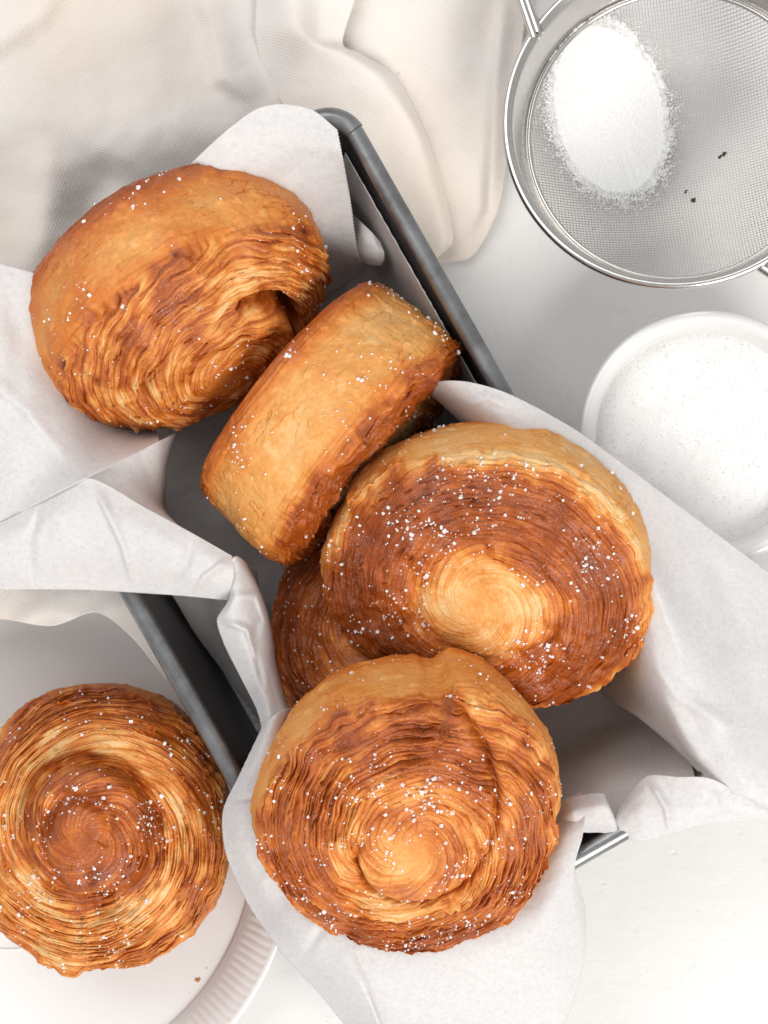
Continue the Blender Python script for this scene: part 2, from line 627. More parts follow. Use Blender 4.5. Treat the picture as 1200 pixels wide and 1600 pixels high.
ZR = 0.061                      # rim height above the pan's base
rings = []
for ins, z, r in ((BEAD + .0004, ZR, .010), (BEAD + .0010, ZR - .003, .010), (.0055, .040, .011), (.0085, .016, .012), (.0098, .007, .012), (.0115, .0025, .012), (.0155, .0008, .010)):
    q = rrect(HX - ins, HY - ins, r)
    rings.append(np.column_stack([q, np.full(len(q), z)]))
q = rrect(HX - .05, HY - .05, .006)
rings.append(np.column_stack([q, np.full(len(q), .0008)]))
q = rrect(.002, .05, .001)
rings.append(np.column_stack([q, np.full(len(q), .0008)]))
rg = np.array(rings)
po = build('pan_body', rg.reshape(-1, 3), grid_faces(len(rings), rg.shape[1], wrap_v=True), PANM, pan)
sd = po.modifiers.new('thickness', 'SOLIDIFY'); sd.thickness = 0.0009; sd.offset = 0
q = rrect(HX - BEAD, HY - BEAD, .0085)
V, F = tube(np.column_stack([q, np.full(len(q), ZR)]), BEAD, 16, closed=True)
V[:, 2] = ZR + (V[:, 2] - ZR) * 0.85
build('rolled_rim', V, F, RIMM, pan)
# overlap sleeves where the rolled rim is folded at each corner
for sx, sy in ((1, 1), (-1, 1), (-1, -1), (1, -1)):
    a = np.radians(np.linspace(4, 92, 16))
    cx, cy = HX - BEAD - .0085, HY - BEAD - .0085
    arc = np.column_stack([sx * (cx + .0085 * np.cos(a)), sy * (cy + .0085 * np.sin(a)), np.full(16, ZR + .0001)])
    V, F = tube(arc, BEAD * 1.13, 14)
    build('rim_corner', V, F, RIMM, pan)

# ------------------------------------------------------------------ parchment
paper = thing('parchment_paper', 'crinkled white parchment sheet lining the loaf pan and spilling over its sides', 'parchment', (0, 0, 0))
cr_, sr_ = math.cos(PAN_ROT), math.sin(PAN_ROT)


def pan_px(x, y, z):
    """pan-frame point (cm) -> photo pixel row entry"""
    wx = pc[0] + (x * cr_ - y * sr_) / 100
    wy = pc[1] + (x * sr_ + y * cr_) / 100
    k = K * (CAM_H - z / 100)
    return (600 + wx / k, 800 - wy / k, z)


hx, hy = HX * 100, HY * 100
lin = []
for y in (hy - 1.3, hy - 2.2, 6.5, 3.5, 0, -3.5, -6.5, -8.6, -9.6):
    lin.append([pan_px(-hx + 1.5, y, 1.6), pan_px(-hx + 1.9, y, .8), pan_px(-2.5, y, .65), pan_px(0, y, .62), pan_px(2.5, y, .65),
                pan_px(hx - 1.75, y, .75), pan_px(hx - 1.25, y, 1.6), pan_px(hx - .98, y, 3.2), pan_px(hx - .80, y, 4.6), pan_px(hx - .72, y, 5.3)])
sheet('lining', lin, PAPER, paper, 200, 160, wr=0.0004, crump=0.0012, seed=1.0, serr=(('right', 5, 1.5),), facet=0.0014)

PAP = dict(crump=0.0002, wr=0.0001, facet=0.0013)
# upper back flap behind the first pastry
sheet('flap', [
    [(292, 262, 7.0), (345, 212, 7.4), (398, 172, 7.5), (440, 163, 7.5), (488, 172, 7.3), (526, 202, 7.1)],
    [(310, 300, 6.9), (370, 250, 7.2), (420, 225, 7.2), (460, 222, 7.1), (505, 232, 6.9), (535, 250, 6.7)],
    [(345, 340, 6.0), (400, 310, 6.2), (450, 295, 6.2), (488, 295, 6.0), (522, 305, 5.6), (546, 312, 5.2)],
    [(390, 390, 4.6), (440, 370, 4.7), (482, 355, 4.6), (512, 358, 4.4), (538, 362, 4.0), (553, 365, 3.8)],
    [(430, 430, 3.2), (470, 420, 3.2), (505, 408, 3.1), (532, 402, 3.0), (552, 402, 2.9), (562, 408, 2.9)],
    [(450, 480, 1.5), (490, 470, 1.5), (520, 455, 1.5), (545, 440, 1.5), (560, 430, 1.6), (568, 425, 1.8)],
], PAPER, paper, 170, 150, serr=(('right', 5.2, 3.0), ('start', 5.2, 0.8)), seed=2.0, wr=0.0004, crump=0.0004)
sheet('fold', [
    [(545, 330, 2.9), (562, 345, 3.9), (580, 362, 4.1), (594, 378, 3.9)],
    [(548, 360, 2.9), (566, 375, 3.9), (586, 386, 4.1), (600, 394, 3.9)],
    [(552, 385, 2.9), (568, 398, 3.6), (588, 404, 3.8), (600, 406, 3.6)],
    [(556, 404, 2.7), (572, 412, 3.1), (588, 415, 3.2), (596, 414, 3.1)],
], PAPER, paper, 50, 60, seed=2.6, wr=0.0001)
# left flap, upper face
sheet('flap', [
    [(-190, 350, 5.6), (-90, 385, 6.4), (0, 412, 7.1), (74, 434, 7.0), (150, 470, 6.3)],
    [(-190, 480, 6.6), (-90, 490, 7.3), (-20, 505, 7.6), (60, 520, 6.8), (160, 550, 4.6)],
    [(-190, 600, 6.6), (-90, 610, 7.3), (15, 615, 7.6), (90, 610, 6.5), (200, 620, 3.4)],
    [(-190, 720, 6.6), (-90, 720, 7.2), (30, 705, 7.7), (120, 680, 6.8), (240, 665, 3.6)],
    [(-190, 880, 6.5), (-90, 850, 7.2), (0, 816, 7.7), (138, 746, 8.2), (250, 690, 6.2)],
], PAPER, paper, 150, 150, seed=3.0, ridges=[([(-60, 560), (40, 640), (120, 740)], 14, .16, .6), ([(10, 420), (30, 540), (20, 700)], 16, -.12, 1)], serr=(('start', 5.2, 1.0),), **PAP)
# left flap, folded-over lower face
sheet('flap', [
    [(-190, 880, 6.5), (-90, 852, 7.2), (0, 817, 7.7), (70, 781, 7.95), (139, 747, 8.2), (230, 795, 7.9), (300, 833, 7.7), (363, 869, 7.4)],
    [(-190, 900, 6.9), (-90, 878, 7.5), (0, 850, 7.9), (70, 822, 8.15), (140, 800, 8.35), (225, 835, 8.1), (298, 862, 7.9), (366, 893, 7.6)],
    [(-190, 920, 6.8), (-90, 905, 7.3), (0, 890, 7.6), (70, 876, 7.8), (140, 868, 7.9), (218, 880, 7.8), (292, 898, 7.7), (362, 915, 7.5)],
    [(-190, 935, 6.5), (-90, 926, 6.9), (0, 921, 7.1), (70, 920, 7.2), (140, 921, 7.2), (210, 925, 7.2), (285, 930, 7.2), (356, 937, 7.1)],
], PAPER, paper, 110, 260, seed=4.0, ridges=[([(140, 745), (190, 850), (212, 925)], 9, .16, .5), ([(300, 833), (292, 880), (255, 928)], 8, -.14, 1), ([(66, 784), (44, 850), (52, 920)], 9, -.12, .6), ([(360, 870), (320, 900), (300, 930)], 7, .12, .6)], serr=(('end', 5.0, 1.8),), **PAP)
# inner facet running from the ridge down into the pan
sheet('fold', [
    [(138, 746, 8.15), (175, 727, 7.4), (212, 708, 6.8), (251, 688, 6.1), (275, 676, 4.0)],
    [(160, 757, 8.05), (195, 745, 7.2), (225, 735, 6.4), (252, 726, 5.6), (262, 722, 3.0)],
    [(200, 779, 7.9), (222, 770, 7.0), (238, 765, 6.1), (252, 762, 5.2), (260, 760, 2.6)],
    [(232, 796, 7.8), (246, 796, 6.9), (252, 796, 6.0), (255, 796, 5.0), (262, 797, 2.4)],
    [(300, 833, 7.6), (303, 838, 6.6), (305, 842, 5.6), (307, 846, 4.6), (310, 850, 2.0)],
    [(363, 869, 7.3), (365, 876, 6.2), (367, 884, 5.0), (369, 890, 4.0), (372, 900, 1.6)],
], PAPER, paper, 110, 90, seed=5.0, wr=0.0003, crump=0.0006)
# twisted strip along the left inside
sheet('flap', [
    [(330, 905, 6.6), (352, 888, 7.3), (366, 870, 7.4), (376, 872, 6.8), (385, 880, 5.0)],
    [(356, 936, 7.0), (366, 925, 7.5), (380, 905, 7.3), (398, 912, 6.6), (404, 918, 4.6)],
    [(340, 968, 7.2), (362, 955, 7.6), (386, 945, 7.3), (412, 950, 6.5), (418, 956, 4.4)],
    [(352, 1008, 7.0), (378, 992, 7.5), (400, 985, 7.2), (421, 990, 6.5), (426, 996, 4.4)],
    [(378, 1060, 6.9), (398, 1045, 7.3), (412, 1036, 7.1), (426, 1035, 6.5), (432, 1042, 4.4)],
    [(402, 1108, 6.8), (416, 1098, 7.2), (428, 1088, 7.0), (440, 1086, 6.5), (446, 1094, 4.5)],
    [(411, 1142, 6.7), (424, 1132, 7.1), (436, 1120, 7.0), (448, 1112, 6.6), (456, 1116, 5.0)],
], PAPER, paper, 150, 70, seed=6.0, ridges=[([(340, 968), (385, 985), (405, 1040)], 7, .2, .5), ([(412, 950), (395, 1000), (415, 1090)], 6, -.14, 1), ([(356, 936), (400, 930), (420, 985)], 7, .15, .6)], serr=(('left', 5.0, 2.2),), wr=0.0002, crump=0.0006, facet=0.0014)
# sheet that drops from that strip to the pan floor
sheet('fold', [
    [(240, 890, 3.6), (290, 892, 4.0), (340, 890, 4.2), (400, 890, 2.4)],
    [(272, 935, 3.0), (310, 935, 3.5), (350, 935, 4.0), (410, 945, 2.4)],
    [(305, 990, 2.5), (335, 988, 3.0), (370, 985, 3.6), (420, 990, 2.4)],
    [(348, 1048, 2.2), (370, 1042, 2.7), (395, 1036, 3.4), (430, 1040, 2.4)],
    [(392, 1108, 2.0), (405, 1102, 2.5), (420, 1094, 3.2), (445, 1095, 2.4)],
    [(425, 1160, 1.8), (435, 1155, 2.3), (445, 1150, 3.0), (460, 1150, 2.4)],
], PAPER, paper, 110, 60, seed=7.0, wr=0.0004, crump=0.0008)
# lower left flap over the corner of the pan
sheet('flap', [
    [(412, 1132, 6.9), (428, 1118, 7.3), (445, 1108, 7.0), (470, 1105, 5.5)],
    [(374, 1212, 6.9), (396, 1203, 7.4), (424, 1195, 7.3), (470, 1190, 6.2)],
    [(349, 1268, 6.5), (378, 1262, 7.2), (412, 1258, 7.4), (470, 1250, 6.4)],
    [(354, 1335, 6.2), (386, 1325, 7.0), (426, 1315, 7.2), (490, 1300, 6.2)],
    [(390, 1415, 5.9), (422, 1402, 6.7), (462, 1385, 6.9), (520, 1360, 6.0)],
    [(440, 1487, 6.3), (472, 1470, 7.1), (508, 1448, 7.4), (552, 1420, 7.2)],
    [(500, 1552, 6.0), (526, 1534, 7.0), (548, 1512, 7.5), (556, 1480, 7.4)],
    [(548, 1612, 5.5), (566, 1596, 6.5), (582, 1580, 7.2), (578, 1550, 7.3)],
    [(600, 1672, 5.0), (606, 1660, 5.8), (608, 1645, 6.4), (604, 1620, 6.6)],
], PAPER, paper, 200, 80, seed=8.0, ridges=[([(340, 1256), (380, 1249), (425, 1246)], 6, .14, .6), ([(400, 1400), (440, 1330), (450, 1250)], 10, .1, .6), ([(470, 1500), (510, 1440)], 8, -.1, 1)], serr=(('left', 5.2, 1.6),), wr=0.0001, crump=0.0003, facet=0.0010)
# bottom end flap under the front pastry
sheet('flap', [
    [(510, 1400, 6.0), (620, 1390, 6.0), (720, 1370, 5.6), (800, 1320, 5.2), (862, 1262, 5.4), (908, 1236, 5.6)],
    [(525, 1462, 7.3), (630, 1440, 7.1), (730, 1425, 6.9), (820, 1390, 6.7), (880, 1300, 6.9), (914, 1272, 6.9)],
    [(546, 1516, 7.35), (650, 1500, 7.2), (750, 1490, 7.2), (840, 1440, 7.1), (886, 1350, 7.1), (910, 1308, 7.1)],
    [(576, 1610, 6.3), (680, 1590, 6.6), (770, 1560, 6.6), (850, 1500, 6.6), (890, 1410, 6.7), (898, 1356, 6.9)],
    [(620, 1740, 4.0), (720, 1700, 4.8), (800, 1660, 5.2), (880, 1600, 5.3), (912, 1500, 5.6), (915, 1420, 5.8)],
], PAPER, paper, 140, 140, seed=9.0, wr=0.0003, crump=0.0003)
# small folded piece at the right of the front pastry
sheet('flap', [
    [(860, 1262, 5.4), (884, 1248, 6.2), (905, 1243, 6.5), (925, 1240, 6.6), (943, 1240, 6.6), (950, 1252, 6.0)],
    [(868, 1282, 6.2), (892, 1268, 6.9), (912, 1264, 6.9), (934, 1260, 7.0), (952, 1262, 6.9), (960, 1274, 6.3)],
    [(872, 1300, 6.3), (898, 1286, 6.9), (918, 1284, 6.9), (940, 1282, 6.9), (960, 1286, 6.8), (968, 1290, 6.4)],
    [(878, 1318, 6.2), (906, 1302, 6.7), (922, 1301, 6.6), (940, 1301, 6.6), (962, 1306, 6.6), (978, 1313, 6.5)],
], PAPER, paper, 70, 80, seed=10.0, wr=0.0001, thick=0.00012)
# end wall of the lining near the right corner
sheet('lining', [
    [(800, 1060, .75), (880, 1020, .75), (960, 980, .75), (1040, 940, 1.2), (1070, 1000, 3.0), (1110, 940, 4.0)],
    [(800, 1130, .8), (880, 1090, .8), (960, 1050, .9), (1030, 1030, 1.5), (1075, 1080, 3.4), (1120, 1070, 4.4)],
    [(815, 1190, 1.4), (880, 1165, 1.3), (950, 1130, 1.3), (1025, 1110, 1.9), (1090, 1150, 4.6), (1140, 1150, 6.4)],
    [(840, 1250, 3.6), (890, 1215, 3.3), (950, 1180, 3.1), (1030, 1170, 3.4), (1105, 1205, 6.4), (1155, 1206, 7.1)],
    [(870, 1285, 5.4), (915, 1245, 4.9), (965, 1220, 4.8), (1040, 1208, 5.2), (1120, 1232, 7.2), (1170, 1236, 7.2)],
    [(900, 1302, 6.1), (940, 1285, 5.9), (985, 1275, 5.9), (1050, 1250, 6.3), (1130, 1250, 7.2), (1180, 1258, 7.1)],
], PAPER, paper, 120, 120, seed=11.0, wr=0.0002, crump=0.0006, facet=0.0012)
# right hand bottom fold lying over the rim
sheet('flap', [
    [(966, 1262, 6.3), (1009, 1214, 6.8), (1060, 1214, 7.3), (1114, 1218, 7.5), (1200, 1262, 6.9), (1320, 1300, 6.0)],
    [(962, 1280, 6.6), (1005, 1242, 7.0), (1056, 1246, 7.2), (1116, 1250, 7.3), (1200, 1270, 6.9), (1320, 1306, 6.0)],
    [(968, 1296, 6.7), (1000, 1272, 7.1), (1050, 1270, 7.2), (1112, 1266, 7.2), (1200, 1277, 6.8), (1320, 1312, 5.9)],
    [(976, 1312, 6.5), (1004, 1314, 6.8), (1050, 1302, 6.9), (1110, 1286, 6.9), (1200, 1284, 6.6), (1320, 1318, 5.8)],
], PAPER, paper, 80, 140, seed=12.0, ridges=[([(1011, 1214), (1040, 1262), (1050, 1310)], 8, .15, .6), ([(1110, 1228), (1130, 1290)], 9, -.12, 1)], wr=0.0003, crump=0.0006)
# large right flap draped out over the rim toward the sugar bowl
sheet('flap', [
    [(700, 640, 4.2), (662, 606, 5.8), (690, 596, 6.7), (736, 598, 7.1), (800, 618, 7.25), (905, 676, 6.9), (1060, 790, 6.2), (1210, 902, 5.4), (1340, 1000, 4.6)],
    [(735, 665, 4.0), (700, 640, 5.4), (730, 636, 6.6), (770, 640, 7.2), (830, 660, 7.3), (925, 715, 7.0), (1070, 825, 6.3), (1220, 935, 5.5), (1340, 1030, 4.7)],
    [(820, 760, 2.0), (800, 740, 4.5), (830, 735, 6.3), (865, 738, 7.2), (905, 755, 7.35), (985, 810, 7.05), (1110, 910, 6.4), (1240, 1010, 5.6), (1350, 1090, 4.8)],
    [(900, 880, 1.5), (905, 865, 4.0), (930, 855, 6.2), (958, 860, 7.3), (1000, 885, 7.5), (1060, 930, 7.1), (1150, 1005, 6.5), (1260, 1080, 5.8), (1360, 1150, 5.0)],
    [(925, 1000, 1.2), (965, 985, 3.4), (985, 970, 6.4), (1012, 975, 7.3), (1050, 1000, 7.5), (1100, 1035, 7.3), (1180, 1090, 6.7), (1275, 1140, 6.0), (1370, 1200, 5.2)],
    [(940, 1080, 1.6), (975, 1062, 3.7), (1000, 1050, 6.2), (1028, 1055, 7.25), (1070, 1080, 7.5), (1120, 1110, 7.5), (1195, 1150, 7.0), (1285, 1190, 6.2), (1375, 1240, 5.4)],
    [(996, 1120, 4.2), (1012, 1118, 4.9), (1034, 1122, 6.0), (1060, 1132, 7.25), (1096, 1148, 7.4), (1142, 1170, 7.6), (1210, 1205, 7.2), (1292, 1235, 6.4), (1380, 1275, 5.6)],
    [(1040, 1157, 5.4), (1052, 1164, 5.9), (1068, 1172, 6.4), (1090, 1182, 7.25), (1118, 1194, 7.5), (1160, 1214, 7.6), (1222, 1238, 7.2), (1300, 1265, 6.5), (1385, 1300, 5.7)],
    [(1112, 1226, 7.0), (1116, 1227, 7.1), (1122, 1230, 7.2), (1134, 1234, 7.3), (1150, 1240, 7.4), (1186, 1252, 7.4), (1236, 1268, 7.1), (1308, 1292, 6.4), (1390, 1322, 5.7)],
], PAPER, paper, 220, 220, seed=13.0, ridges=[([(930, 740), (1020, 900), (1080, 1060)], 20, .16, .6), ([(1000, 1010), (1060, 1090), (1160, 1150)], 14, .14, .6), ([(1100, 850), (1180, 1040)], 24, -.12, 1), ([(720, 640), (760, 620), (800, 640)], 9, .1, .6)], serr=(('start', 5.2, 1.5),), wr=0.0001, crump=0.0001, facet=0.0011)

# ------------------------------------------------------------------ pastries
def crystals(n, sizes):
    """n little rounded sugar grains as one mesh (8 corner cubes, jittered)"""
    c = np.array([(-1, -1, -1), (1, -1, -1), (1, 1, -1), (-1, 1, -1), (-1, -1, 1), (1, -1, 1), (1, 1, 1), (-1, 1, 1)], float) * 0.5
    f = np.array([(0, 3, 2, 1), (4, 5, 6, 7), (0, 1, 5, 4), (1, 2, 6, 5), (2, 3, 7, 6), (3, 0, 4, 7)])
    V = c[None] * sizes[:, None, None] * rng.uniform(.65, 1.2, (n, 1, 3)) * rng.uniform(.8, 1.15, (n, 8, 3))
    a = rng.normal(size=(n, 4)); a /= np.linalg.norm(a, axis=1)[:, None]
    w, x, y, z = a.T
    R = np.stack([np.stack([1 - 2 * (y * y + z * z), 2 * (x * y - z * w), 2 * (x * z + y * w)], -1),
                  np.stack([2 * (x * y + z * w), 1 - 2 * (x * x + z * z), 2 * (y * z - x * w)], -1),
                  np.stack([2 * (x * z - y * w), 2 * (y * z + x * w), 1 - 2 * (x * x + y * y)], -1)], -2)
    V = np.einsum('nij,nkj->nki', R, V)
    F = f[None] + (np.arange(n) * 8)[:, None, None]
    return V, F.reshape(-1, 4)


def pastry(label, px, py, zc, beta, alpha, R, T, seed, face, side, groove, dome=.006, ell=(1, 1), ell_rot=0, seam=None, seam_amt=.05,
           layers=9, pitch=1.6, lay_amp=.0011, bulge=.05, taper=.06, wob=.03, sugar=400, sugar_side=.15, NA=620, NF=290, NS=84, flakes=420,
           face_mod=None, local_angles=False, sugar_r=(0, 1), edge_amp=.0014, lay_bake=.22, face_z=None, ov=.0005, notch=.35):
    """rolled, laminated bun. beta/alpha: heading and lean of its axis (deg). angles in 'groove' and 'seam' are as seen in the photo"""
    b, a = math.radians(beta), math.radians(alpha)
    n = Vector((math.sin(a) * math.cos(b), math.sin(a) * math.sin(b), math.cos(a)))
    x = Vector((-math.sin(b), math.cos(b), 0))
    y = n.cross(x)
    root = thing('pastry', label, 'pastry', P(px, py, zc), 0, 'sugared swirl pastries')
    root.rotation_euler = Matrix((x, y, n)).transposed().to_euler()
    ang0 = 0 if local_angles else beta + 90
    th = np.linspace(0, 2 * np.pi, NA, endpoint=False)
    img = (np.degrees(th) + ang0)
    ct, st = np.cos(th), np.sin(th)
    # outline
    rout = R * np.ones(NA)
    rr = np.random.default_rng(int(seed * 10))
    for k in range(2, 8):
        rout *= 1 + wob / k * rr.normal() * np.cos(k * th + rr.uniform(0, 6.28))
    e = math.radians(ell_rot - ang0)
    ex, ey = np.cos(th - e), np.sin(th - e)
    rout *= 1 / np.sqrt((ex / ell[0])**2 + (ey / ell[1])**2)
    if seam is not None:
        fr = ((img - seam) / 360.0) % 1.0
        stp = np.where(fr < .5, fr, fr) - .5
        stp = (fr - .5) * smooth(0, .014, fr) * smooth(0, .014, 1 - fr) - notch * np.exp(-((np.minimum(fr, 1 - fr)) / .011)**2)
        rout *= 1 + seam_amt * stp
    # ---------------- face
    rho = np.linspace(0.0005, 1, NF)**0.92
    RH, TH = np.meshgrid(rho, th, indexing='ij')
    RO = rout[None, :]
    X0, Y0 = RH * RO * np.cos(TH), RH * RO * np.sin(TH)
    nx, ny = X0 / .01, Y0 / .01
    warp = fbm(nx * .8, ny * .8, seed, 3)
    Z = T / 2 + dome * (1 - RH**2.2) - .0055 * RH**7
    Z = Z + .0016 * warp * smooth(0, .3, RH)
    if face_z is not None:
        Z = Z + cr(np.array([np.interp(np.linspace(0, 1, 40), [p[0] for p in face_z], [p[1] for p in face_z])]).T, NF * 2)[:, 0][np.clip((RH * (NF * 2 - 1)).astype(int), 0, NF * 2 - 1)] / 1000
    turn = ((TH - math.radians((seam or 0) - ang0)) / (2 * np.pi)) % 1.0
    lw = pn(nx * .55, ny * .55, seed) + .35 * pn(nx * 1.2, ny * 1.2, seed + 8)
    Lq = layers * (pitch * RH * (RO / R) + turn) + .045 * layers * lw + .06 * pn(nx * 3, ny * 3, seed + 5)
    Lq = Lq + .25 * np.sin(2 * np.pi * Lq * 3 / layers) + .13 * np.sin(2 * np.pi * Lq * 5 / layers + 1)
    idm = np.mod(np.floor(Lq), layers)
    fl = Lq - np.floor(Lq)
    ridge = (1 - np.abs(2 * fl - 1))
    saw = np.where(fl < .75, fl / .75, (1 - fl) / .25)
    lh = .5 + .85 * pn(nx * .7, ny * .7, idm * 7.31 + seed)
    openl = np.clip(lh, 0, 1.3)
    plate_ = 1 - np.abs(2 * fl - 1)**5
    Z2 = openl * (.62 * plate_ + .38 * saw)
    Lf = Lq * 2.6 + .8 * pn(nx * 1.3, ny * 1.3, seed + 9)
    idf = np.mod(np.floor(Lf), layers * 3)
    ff = Lf - np.floor(Lf)
    rf = (1 - np.abs(2 * ff - 1))
    lf = np.clip(.5 + .9 * pn(nx * 1.8, ny * 1.8, idf * 3.7 + seed), 0, 1.3)
    mask = .3 + 1.1 * smooth(-.35, .45, pn(nx * .5, ny * .5, seed + 60) + .3 * pn(nx * 1.4, ny * 1.4, seed + 61))
    amp = lay_amp * (0.25 + .75 * smooth(.25, .7, RH)) * smooth(.04, .14, RH) * mask
    rough = fbm(nx * 7, ny * 7, seed + 2, 3)
    flake = np.abs(pn(nx * 3.5, ny * 3.5, idm * 3.3 + seed))
    rfp = 1 - np.abs(2 * ff - 1)**3
    Z = Z + amp * (1.1 * (Z2 - .5) + .9 * (lf * rfp - .4)) + .00010 * rough + amp * .4 * flake
    # coiled wrap: groove line rho(angle), raised inner lip
    gd_bake = np.zeros_like(RH)
    wall = np.zeros_like(RH)
    shift = np.zeros_like(RH)
    for ctl in groove:
        ga = np.array([c[0] for c in ctl], float); gr = np.array([c[1] for c in ctl], float)
        gd = np.array([c[2] for c in ctl], float) / 1000; gw = np.array([c[3] for c in ctl], float)
        o = np.argsort(ga); ga, gr, gd, gw = ga[o], gr[o], gd[o], gw[o]
        IMG = np.degrees(TH) + ang0
        for j in range(-4, 5):
            A = IMG + 360 * j
            m = (A >= ga[0]) & (A <= ga[-1])
            if not m.any():
                continue
            r0 = np.interp(A, ga, gr); dp = np.interp(A, ga, gd) * m; w = np.interp(A, ga, gw)
            endf = smooth(ga[0], ga[0] + 12, A) * smooth(-ga[-1], -ga[-1] + 12, -A)
            d = RH - r0 + .012 * warp
            g = np.exp(-np.abs(d / w)**2.2) * endf
            lip = np.exp(-((d + 2.3 * w) / (2.2 * w))**2) * endf
            outer = np.exp(-((d - 3.2 * w) / (2.2 * w))**2) * endf
            Z = Z - dp * g + dp * .16 * lip - dp * .08 * outer
            deep = np.clip((dp - .0012) / .003, 0, 1)
            shift = shift + deep * (ov * np.exp(-((d + 1.5 * w) / (1.3 * w))**2) * endf - ov * np.exp(-((d - 1.5 * w) / (1.3 * w))**2) * endf - .0000 * np.exp(-((d + .1 * w) / (.7 * w))**2) * endf)
            gd_bake = np.maximum(gd_bake, outer * np.clip(dp / .003, 0, 1))
            wall = np.maximum(wall, g * np.clip(dp / .003, 0, 1))
    edge_r = 1 + edge_amp / R * smooth(.86, 1, RH) * (.7 * (Z2 - .5) + .9 * pn(nx * 1.6, ny * 1.6, seed + 3) + .25 * pn(nx * 7, ny * 7, seed + 3))
    edge_r = edge_r + shift / np.maximum(RH * RO, .004)
    Xf, Yf = X0 * edge_r, Y0 * edge_r
    bake = np.interp(np.clip(RH + .07 * warp * smooth(.1, .3, RH) + .03 * pn(nx * 2.5, ny * 2.5, seed + 70), 0, 1), [p[0] for p in face], [p[1] for p in face])
    bake = bake + .15 * fbm(nx * .7, ny * .7, seed + 21, 3)
    fade = smooth(.08, .3, RH)
    bake = bake + fade * (lay_bake * (1.1 * pn(nx * 1.4, ny * 1.4, idm * 5.1 + seed + 1)) - lay_bake * .8 * np.exp(-((fl - .72) / .12)**2) * openl * .7 - lay_bake * .4 * np.exp(-((ff - .5) / .16)**2) * lf + lay_bake * .5 * (1 - rfp) + lay_bake * .55 * pn(nx * 1.0, ny * 1.0, idf * 2.9 + seed + 3) + lay_bake * .9 * (1 - plate_))
    bake = bake - .22 * gd_bake + .05 * rough
    if face_mod is not None:
        bake = face_mod(bake, RH, (np.degrees(TH) + ang0) % 360)
    Vf = np.stack([Xf, Yf, Z], -1)
    Ff = grid_faces(NF, NA, wrap_v=True)
    build('swirl_top', Vf.reshape(-1, 3), Ff[:, ::-1][:, [1, 2, 3, 0]], SWIRL, root, attrs={'bake': np.where(bake > .6, .6 + .28 * np.tanh((bake - .6) / .28), np.clip(bake, 0, 1))})
    if flakes:
        g3 = np.random.default_rng(int(seed * 1000) + 3)
        i0 = np.clip((NF * np.sqrt(g3.uniform(.10, 1.0, flakes))).astype(int), 12, NF - 2)
        j0 = g3.integers(0, NA, flakes)
        Kp = 8
        ln = g3.uniform(.0016, .0062, flakes)
        stp_ = np.maximum(1, np.round(ln / Kp / (rho[i0] * R * 2 * np.pi / NA))).astype(int)
        jj = (j0[:, None] + (np.arange(Kp) - Kp // 2)[None] * stp_[:, None]) % NA
        wob_ = np.round(g3.normal(0, .5, (flakes, 1)) * np.linspace(-1, 1, Kp)[None]).astype(int)
        ii = np.clip(i0[:, None] + wob_, 0, NF - 1)
        bs_ = Vf[ii, jj]
        tn = np.stack([np.cos(th[jj]), np.sin(th[jj]), np.zeros_like(th[jj])], -1)
        hgt = np.clip(g3.lognormal(-7.7, .5, flakes), .0002, .0016)[:, None] * np.sin(np.pi * (np.arange(Kp) + .35) / Kp)[None]**.6 * g3.uniform(.45, 1.2, (flakes, Kp))
        lean = g3.uniform(-.5, 1.5, flakes)[:, None, None]
        tp = bs_ + np.array((0, 0, 1.0)) * hgt[..., None] + tn * hgt[..., None] * lean
        bs_ = bs_ - np.array((0, 0, .0003)) - tn * .0002
        FV = np.stack([bs_, tp], 2)
        q_ = np.arange(Kp - 1)
        f1 = np.stack([q_ * 2, q_ * 2 + 2, q_ * 2 + 3, q_ * 2 + 1], -1)[None] + (np.arange(flakes) * Kp * 2)[:, None, None]
        fb = np.stack([bake[ii, jj], bake[ii, jj] - .14], -1)
        fo = build('flakes', FV.reshape(-1, 3), f1.reshape(-1, 4), SWIRL, root, attrs={'bake': np.clip(fb, 0, 1)})
        fo['kind'] = 'stuff'
    # ---------------- side and base
    v = np.concatenate([np.linspace(0, 1, NS), np.full(10, 1.0)])
    cap = np.concatenate([np.ones(NS), np.linspace(.93, 0.0, 10)])
    VV, TT = np.meshgrid(v, th, indexing='ij')
    CAP = np.repeat(cap[:, None], NA, 1)
    ex_, ey_, ez_ = Xf[-1], Yf[-1], Z[-1]
    er = np.hypot(ex_, ey_)
    zb = -T / 2
    zz = ez_[None] * (1 - VV) + zb * VV
    prof = 1 - taper * VV + bulge * np.sin(np.pi * np.clip(VV, 0, 1)) + .01 * np.sin(np.pi * 2 * VV)
    prof = prof * np.where(VV > .86, np.sqrt(np.clip(1 - ((VV - .86) / .16)**2, 0, 1)) * .10 + .90, 1)
    mixr = smooth(0, .12, VV)
    base_r = er[None] * (1 - mixr) + rout[None] * mixr
    rad = base_r * prof * CAP
    sx_, sy_ = rad * np.cos(TT), rad * np.sin(TT)
    px_, py_, pz_ = sx_ / .01, sy_ / .01, zz / .01
    big = fbm(px_ * .55, py_ * .55, pz_ * .55 + seed, 3)
    lin_ = pn(px_ * .8, py_ * .8, pz_ * 4 + seed)
    fin = fbm(px_ * 5, py_ * 5, pz_ * 7 + seed, 3)
    damp = smooth(0, .07, VV)
    dr = (.0012 * big + .00010 * lin_ + .00012 * fin) * damp * CAP
    wq = pn(px_ * .75 + .5 * big, py_ * .75, pz_ * 3.2 + seed + 11) + .25 * pn(px_ * 3, py_ * 3, pz_ * 6 + seed)
    crk = np.exp(-(wq / .035)**2) * smooth(-.05, .35, pn(px_ * .9, py_ * .9, pz_ * .9 + seed + 17))
